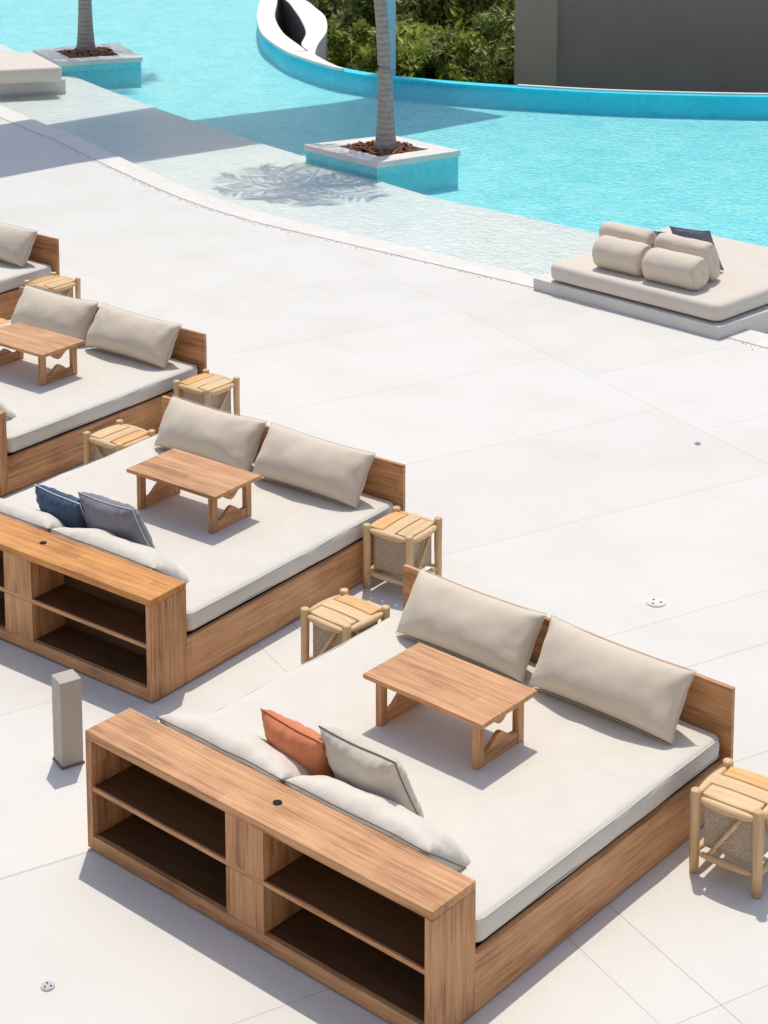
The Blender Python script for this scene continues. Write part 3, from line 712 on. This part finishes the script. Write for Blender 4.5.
# ------------------------------------------------------------ pool sofas
def slab(name, pts, z0, z1, m, parent, rad=0.08, soft=0.03, wav=0.008):
    """rounded-corner slab over a 4-point outline"""
    P = [Vector(p) for p in pts]; n = 4; bm = bmesh.new(); rings = []
    def outline(ins):
        c = sum(P, Vector((0, 0)))/4; out = []
        for i in range(4):
            p, a, b = P[i], P[i-1], P[(i+1) % 4]
            da = (a-p).normalized(); db = (b-p).normalized()
            q = p+(da+db)*ins; r = max(0.01, rad-ins)
            s = q+da*r; e = q+db*r
            for k in range(7):
                u = k/6; out.append(s*(1-u)**2+q*2*u*(1-u)+e*u*u)
        full = []
        for i in range(len(out)):
            p, q = out[i], out[(i+1) % len(out)]; d = (q-p).length; m_ = 14 if d > 0.3 else 1
            for k in range(m_): full.append(p.lerp(q, k/m_))
        return full
    h = z1-z0
    for ins, z in ((soft*1.2, z0), (soft*0.3, z0+h*0.08), (0, z0+h*0.22), (0, z1-soft), (soft*0.3, z1-soft*0.35), (soft, z1), (soft*3, z1+0.002)):
        rings.append([bm.verts.new((p.x+wav*noise.noise(Vector((p.x*3, p.y*3, z*5))), p.y+wav*noise.noise(Vector((p.x*3+9, p.y*3, z*5))), z)) for p in outline(ins)])
    for a, b in zip(rings, rings[1:]):
        k = len(a)
        for i in range(k): bm.faces.new((a[i], a[(i+1) % k], b[(i+1) % k], b[i]))
    bm.faces.new(rings[-1]); bm.faces.new(rings[0][::-1])
    bmesh.ops.recalc_face_normals(bm, faces=bm.faces)
    return obj(name, bm, m, parent, smooth=True)
so = thing('pool_sunbed', 'large cream sunbed with bolsters on a white plinth at the pool edge', 'sunbed', group='sunbeds on plinths in the pool')
bm = poly_prism(bmesh.new(), [(-3.80, 8.66), (-1.70, 8.51), (-1.45, 10.60), (-3.57, 10.68)], -0.3, 0.112)
obj('plinth', bm, M['white_base'], so)
bm = poly_prism(bmesh.new(), [(-3.60, 8.76), (-1.79, 8.64), (-1.62, 10.45), (-3.50, 10.52)], 0.113, 0.127); obj('dark_gap_layer', bm, M['pit'], so)  # thin dark layer filling the gap between plinth and mattress
slab('mattress', [(-3.64, 8.66), (-1.735, 8.545), (-1.57, 10.52), (-3.54, 10.60)], 0.128, 0.285, M['pool_mattress'], so, 0.10, 0.035)
ls = thing('pool_sunbed', 'cream sunbed on a white plinth cut by the left edge of the picture', 'sunbed', group='sunbeds on plinths in the pool')
bm = poly_prism(bmesh.new(), [(-15.95, 10.9), (-15.18, 12.42), (-16.6, 13.1), (-17.6, 11.6)], -0.3, 0.12); obj('plinth', bm, M['white_base'], ls)
slab('mattress', [(-15.75, 11.05), (-14.98, 12.22), (-16.35, 12.78), (-17.4, 11.7)], 0.135, 0.35, M['pool_mattress'], ls, 0.10, 0.03)
# bolsters: back pair upright, front pair lying, stacked against each other
z0 = 0.285
FAT = dict(pinch=0.0, ex=0.27, crease=0.004)
g = 'cream bolsters on the pool sunbed'
def bol(label, x, y, z, wd, ht, th, yaw, lean, seed, roll=0, ex=2.4):
    bm = bmesh.new(); K = 30; n = 32; rings = []; ph = Vector((seed*2.1, seed, 0))
    for i in range(K+1):
        u = -1+2*i/K; u = math.copysign(1-(1-abs(u))**1.7, u)
        sc = max(0.0, 1-abs(u)**16)**0.36
        ring = []
        for k in range(n):
            a = 2*PI*k/n; c_, s_ = math.cos(a), math.sin(a)
            yy = math.copysign(abs(c_)**(2/ex), c_)*ht/2; zz = math.copysign(abs(s_)**(2/ex), s_)*th/2
            wr = 1+0.035*noise.noise(Vector((u*2.2, c_*1.6, s_*1.6))+ph)+0.02*noise.noise(Vector((u*6, c_*4, s_*4))+ph)
            ring.append(bm.verts.new((u*wd/2+(0.012*noise.noise(Vector((c_*2, s_*2, u*3))+ph)), yy*sc*wr, zz*sc*wr)))
        rings.append(ring)
    for a, b in zip(rings, rings[1:]):
        for k in range(n): bm.faces.new((a[k], a[(k+1) % n], b[(k+1) % n], b[k]))
    bmesh.ops.remove_doubles(bm, verts=bm.verts, dist=1e-4); bmesh.ops.recalc_face_normals(bm, faces=bm.faces)
    o = obj('bolster', bm, M['bolster'], smooth=True, loc=(x, y, z), rot=lean_rot(yaw, lean, roll)); tag(o, label, 'bolster', g)
    md = o.modifiers.new('s', 'SUBSURF'); md.levels = 1; md.render_levels = 1
    for sgn in (-1, 1):     # seam round each end panel
        ri = rings_xy(wd, ht, th, sgn, ex)
        obj('seam', ring_tube(ri, 0.004), M['bolster'], o, smooth=True)
def rings_xy(wd, ht, th, sgn, ex):
    out = []
    for k in range(32):
        a = 2*PI*k/32; c_, s_ = math.cos(a), math.sin(a); sc = (1-0.93**16)**0.36
        out.append(Vector((sgn*wd/2*0.93, math.copysign(abs(c_)**(2/ex), c_)*ht/2*sc*1.01, math.copysign(abs(s_)**(2/ex), s_)*th/2*sc*1.01)))
    return out
bol('cream bolster lying at the front left of the pool sunbed group', -2.965, 8.910, z0+0.145, 0.54, 0.30, 0.30, -0.02, 20, 71, 0, 2.2)
bol('cream bolster lying at the front right of the pool sunbed group', -2.370, 8.860, z0+0.145, 0.58, 0.30, 0.30, -0.03, 20, 72, 0, 2.2)
bol('cream bolster leaning behind the front left one on the pool sunbed', -3.090, 9.210, z0+0.175, 0.58, 0.38, 0.20, -0.02, 180-66, 73, 0, 2.8)
bol('cream bolster leaning behind the front right one on the pool sunbed', -2.430, 9.150, z0+0.185, 0.60, 0.40, 0.20, -0.04, 180-66, 74, 0, 2.8)
cushion('scatter_cushion', 'slate blue square cushion standing tallest at the back right of the pool sunbed', 0.46, 0.44, 0.13, M['slate'], M['grey'], (-2.490, 9.410, z0+0.20), lean_rot(-0.05, 180-66, 6), None, seed=80)
cushion('scatter_cushion', 'dark cushion mostly hidden behind the bolsters, showing its top edge', 0.42, 0.38, 0.12, M['slate'], M['grey'], (-3.000, 9.440, z0+0.13), lean_rot(0.0, 180-64, 2), None, seed=81)

# ------------------------------------------------------------ planters and palms
def planter(label, pts, zt, zs):
    t = thing('pool_planter', label, 'planter', group='square planters standing in the pool')
    P = [Vector(p) for p in pts]; c = sum(P, Vector((0, 0)))/4
    inn = [c+(p-c)*0.58 for p in P]; bod = [c+(p-c)*0.975 for p in P]
    obj('body', poly_prism(bmesh.new(), [tuple(p) for p in bod], -1.04, zt-0.0705), M['planter_tile'], t)
    bm = bmesh.new()
    for i in range(4):
        a, b_, ia, ib = P[i], P[(i+1) % 4], inn[i], inn[(i+1) % 4]
        v = [bm.verts.new((q.x, q.y, z)) for z in (zt-0.07, zt) for q in (a, b_, ib, ia)]
        bm.faces.new((v[4], v[5], v[6], v[7])); bm.faces.new((v[0], v[1], v[5], v[4])); bm.faces.new((v[2], v[3], v[7], v[6])); bm.faces.new((v[3], v[2], v[1], v[0]))
    bmesh.ops.remove_doubles(bm, verts=bm.verts, dist=1e-4); bmesh.ops.recalc_face_normals(bm, faces=bm.faces)
    obj('coping', bm, M['coping'], t)
    bm = bmesh.new(); n = 14; V = {}
    for i in range(n+1):
        for j in range(n+1):
            u, v_ = i/n, j/n; q = inn[0].lerp(inn[1], u).lerp(inn[3].lerp(inn[2], u), v_)
            V[i, j] = bm.verts.new((q.x, q.y, zt-0.045+0.05*noise.noise(Vector((q.x*6, q.y*6, 0)))))
    for i in range(n):
        for j in range(n): bm.faces.new((V[i, j], V[i+1, j], V[i+1, j+1], V[i, j+1]))
    s = obj('soil', bm, M['soil'], t, smooth=True)
    rnd = random.Random(int(abs(c.x)*100)); bm = bmesh.new()
    for k in range(160):
        u, v_ = rnd.random(), rnd.random(); q = inn[0].lerp(inn[1], u).lerp(inn[3].lerp(inn[2], u), v_)
        M4 = Matrix.Translation((q.x, q.y, zt-0.02+rnd.uniform(0, .03))) @ Euler((rnd.uniform(-.6, .6), rnd.uniform(-.6, .6), rnd.uniform(0, 6))).to_matrix().to_4x4()
        l, w_ = rnd.uniform(.02, .07), rnd.uniform(.008, .02)
        vs = [bm.verts.new(M4 @ Vector(p)) for p in ((-l, -w_, 0), (l, -w_, 0), (l, w_, 0), (-l, w_, 0), (-l*.8, -w_*.8, .012), (l*.8, -w_*.8, .012), (l*.8, w_*.8, .012), (-l*.8, w_*.8, .012))]
        for f in ((0, 1, 5, 4), (1, 2, 6, 5), (2, 3, 7, 6), (3, 0, 4, 7), (4, 5, 6, 7)): bm.faces.new([vs[i] for i in f])
    ch = obj('bark_mulch', bm, M['bark_chip'], t); ch['kind'] = 'stuff'
    return t
planter('white-edged planter with turquoise sides round the nearer palm trunk', [(-9.42, 11.46), (-8.07, 11.30), (-7.74, 12.48), (-8.98, 12.62)], 0.12, 0.1)
planter('white-edged planter with turquoise sides at the top left round the farther palm', [(-17.63, 13.77), (-16.41, 13.28), (-15.75, 14.45), (-17.15, 15.15)], 0.12, 0.1)
def palm(label, x, y, z, top, r0, r1, seed, spread=1.6, nf=16):
    t = thing('palm_tree', label, 'palm tree', (x, y, z), group='palm trees in the pool planters')
    rnd = random.Random(seed); bm = bmesh.new(); pts = []; rr = []
    K = 60; tv = Vector(top)
    for k in range(K+1):
        u = k/K; p = Vector((tv.x*u**2.8, tv.y*u**2.8, tv.z*u)); pts.append(p)
        r = r1+(r0-r1)*math.exp(-u*tv.z/0.45)+ (0.003 if k % 2 else 0)
        rr.append(r)
    tube(bm, pts, rr, 20); tr = obj('trunk', bm, M['bark'], t, smooth=True)
    for f in range(nf):
        az = 2*PI*f/nf+rnd.uniform(-.25, .25); el = rnd.uniform(0.1, 1.1); Lf = spread*rnd.uniform(0.85, 1.1)
        bm = bmesh.new(); K2 = 14; ps = []
        d = Vector((math.cos(az), math.sin(az), 0)); p = tv.copy(); e = el
        for k in range(K2+1):
            ps.append(p.copy()); p = p+(d*math.cos(e)+Vector((0, 0, math.sin(e))))*(Lf/K2); e -= 0.13+0.02*k*0.5
        tube(bm, ps, [0.022*(1-k/(K2+2)) for k in range(K2+1)], 5)
        side = d.cross(Vector((0, 0, 1)))
        for k in range(2, K2+1):
            for q in (0, 0.5):
                pp = ps[k-1].lerp(ps[k], q); u = (k-1+q)/K2
                ll = spread*0.34*math.sin(PI*min(1, 0.12+u*0.9))**0.7
                for s in (-1, 1):
                    dr = (side*s*rnd.uniform(.7, 1.1)+d*rnd.uniform(.35, .8)+Vector((0, 0, -0.35+rnd.uniform(-.3, .15)))).normalized()
                    wv = (d*0.015)
                    a = pp; m_ = pp+dr*ll*0.5+Vector((0, 0, -0.01)); en = pp+dr*ll+Vector((0, 0, -0.10*ll))
                    v = [bm.verts.new(c_) for c_ in (a-wv*.5, a+wv*.5, m_+wv, en, m_-wv)]
                    bm.faces.new(v)
        obj('frond', bm, M['palm_leaf'], t)
    return t
palm('nearer palm with a smooth grey trunk rising out of the middle planter', -8.52, 11.98, 0.10, (-1.25, 0.1, 4.6), 0.145, 0.078, 5, 1.4, 12)
palm('farther palm with a thin grey trunk at the top left', -17.0, 14.35, 0.10, (-0.9, 1.2, 4.6), 0.16, 0.095, 8, 1.7, 15)

# ------------------------------------------------------------ shrubs beyond the rim
def shrub(name, label, x, y, z, rx, ry, rz, n, m, seed, ls_=0.09, stems=7):
    t = thing(name, label, 'shrub', (x, y, z), group='shrubs beyond the pool rim')
    rnd = random.Random(seed)
    bm = bmesh.new()
    tips = []
    for k in range(stems):
        az = rnd.uniform(0, 2*PI); q = rnd.uniform(.15, .75)
        tip = Vector((math.cos(az)*rx*q, math.sin(az)*ry*q, rz*rnd.uniform(.9, 1.7))); tips.append(tip)
        tube(bm, [(0, 0, 0), tip*0.5+Vector((0, 0, .1)), tip], [0.04, 0.025, 0.008], 5)
    obj('stems', bm, M['bark'], t)
    bm = bmesh.new(); cl = []
    for k in range(26):
        while True:
            p = Vector((rnd.uniform(-1, 1), rnd.uniform(-1, 1), rnd.uniform(-1, 1)))
            if 0.25 < p.length < 1: break
        cl.append((Vector((p.x*rx, p.y*ry, rz+p.z*rz)), rnd.uniform(.16, .42)*min(rx, rz)))
    for k in range(n):
        c, r = cl[rnd.randrange(len(cl))]
        d = Vector((rnd.gauss(0, 1), rnd.gauss(0, 1), rnd.gauss(0, .8))).normalized()*r*rnd.uniform(.55, 1.1)
        p = c+d; s = ls_*rnd.uniform(.6, 1.4)
        M3 = Euler((rnd.uniform(-1.1, 1.1), rnd.uniform(-1.1, 1.1), rnd.uniform(0, 6.3))).to_matrix()
        v = [bm.verts.new(p+M3 @ Vector(q)) for q in ((-s, 0, 0), (-s*.2, -s*.38, s*.1), (s, 0, -s*.1), (-s*.2, s*.38, s*.1))]
        bm.faces.new(v)
    obj('foliage', bm, M[m], t)
ROWS = [
 ('low front row hugging the pool rim', 0.95, 0.09, [(-13.9, 18.1, 'leaf_b'), (-13.6, 17.6, 'leaf_a'), (-13.3, 17.4, 'leaf_b'), (-13.0, 17.7, 'leaf_a'), (-12.6, 17.9, 'leaf_b'), (-12.3, 18.2, 'leaf_b'), (-11.9, 18.5, 'leaf_b'), (-11.6, 18.8, 'leaf_dry')]),
 ('second row beyond the pool rim', 1.5, 0.10, [(-15.2, 20.4, 'leaf_a'), (-14.9, 19.2, 'leaf_b'), (-15.6, 19.9, 'leaf_a'), (-15.1, 20.2, 'leaf_c'), (-14.6, 20.6, 'leaf_c'), (-14.1, 21.0, 'leaf_a'), (-13.5, 21.6, 'leaf_c')]),
 ('third row beyond the pool rim', 1.9, 0.12, [(-18.7, 24.6, 'leaf_b'), (-18.9, 25.6, 'leaf_a'), (-19.1, 24.1, 'leaf_c'), (-18.4, 24.6, 'leaf_c'), (-17.6, 25.3, 'leaf_c'), (-16.8, 26.2, 'leaf_a')]),
 ('farthest row beyond the pool rim', 2.2, 0.14, [(-23.2, 30.6, 'leaf_a'), (-23.0, 31.6, 'leaf_b'), (-23.5, 29.4, 'leaf_c'), (-22.5, 30.2, 'leaf_c'), (-21.4, 31.2, 'leaf_a')])]
KIND = {'leaf_a': 'mid green', 'leaf_b': 'bright yellow green', 'leaf_c': 'dark green', 'leaf_dry': 'dry brown'}
q = 0
for rown, s, lsz, lst in ROWS:
    for x, y, m in lst:
        q += 1
        k = s*random.Random(q).uniform(0.85, 1.12)
        shrub('shrub', '%s shrub in the %s' % (KIND[m], rown), x, y, -1.75, k, k, k*0.60, int(2300*s), m, 100+q, ls_=lsz)

# small white pebbles scattered along the drain slot between deck and coping
rnd = random.Random(5); bm = bmesh.new()
dense = smooth_line(LIP, 3)
segs = [(a, b) for a, b in zip(dense, dense[1:]) if -14.5 < a[0] < 0.2]
for k in range(900):
    a, b = segs[rnd.randrange(len(segs))]; u = rnd.random(); x = a[0]+(b[0]-a[0])*u; y = a[1]+(b[1]-a[1])*u
    y += -abs(rnd.gauss(0, 0.035))+0.008; r = rnd.uniform(.006, .014)
    mm = Matrix.Translation((x, y, r*0.15)) @ Euler((rnd.random()*6, rnd.random()*6, rnd.random()*6)).to_matrix().to_4x4() @ Matrix.Diagonal((1, .8, .55, 1))
    bmesh.ops.create_icosphere(bm, subdivisions=1, radius=r, matrix=mm)
pb = obj('pebbles', bm, M['pebble'], smooth=True); pb['kind'] = 'stuff'; tag(pb, 'fine white pebbles strewn along the pool coping', 'pebbles')
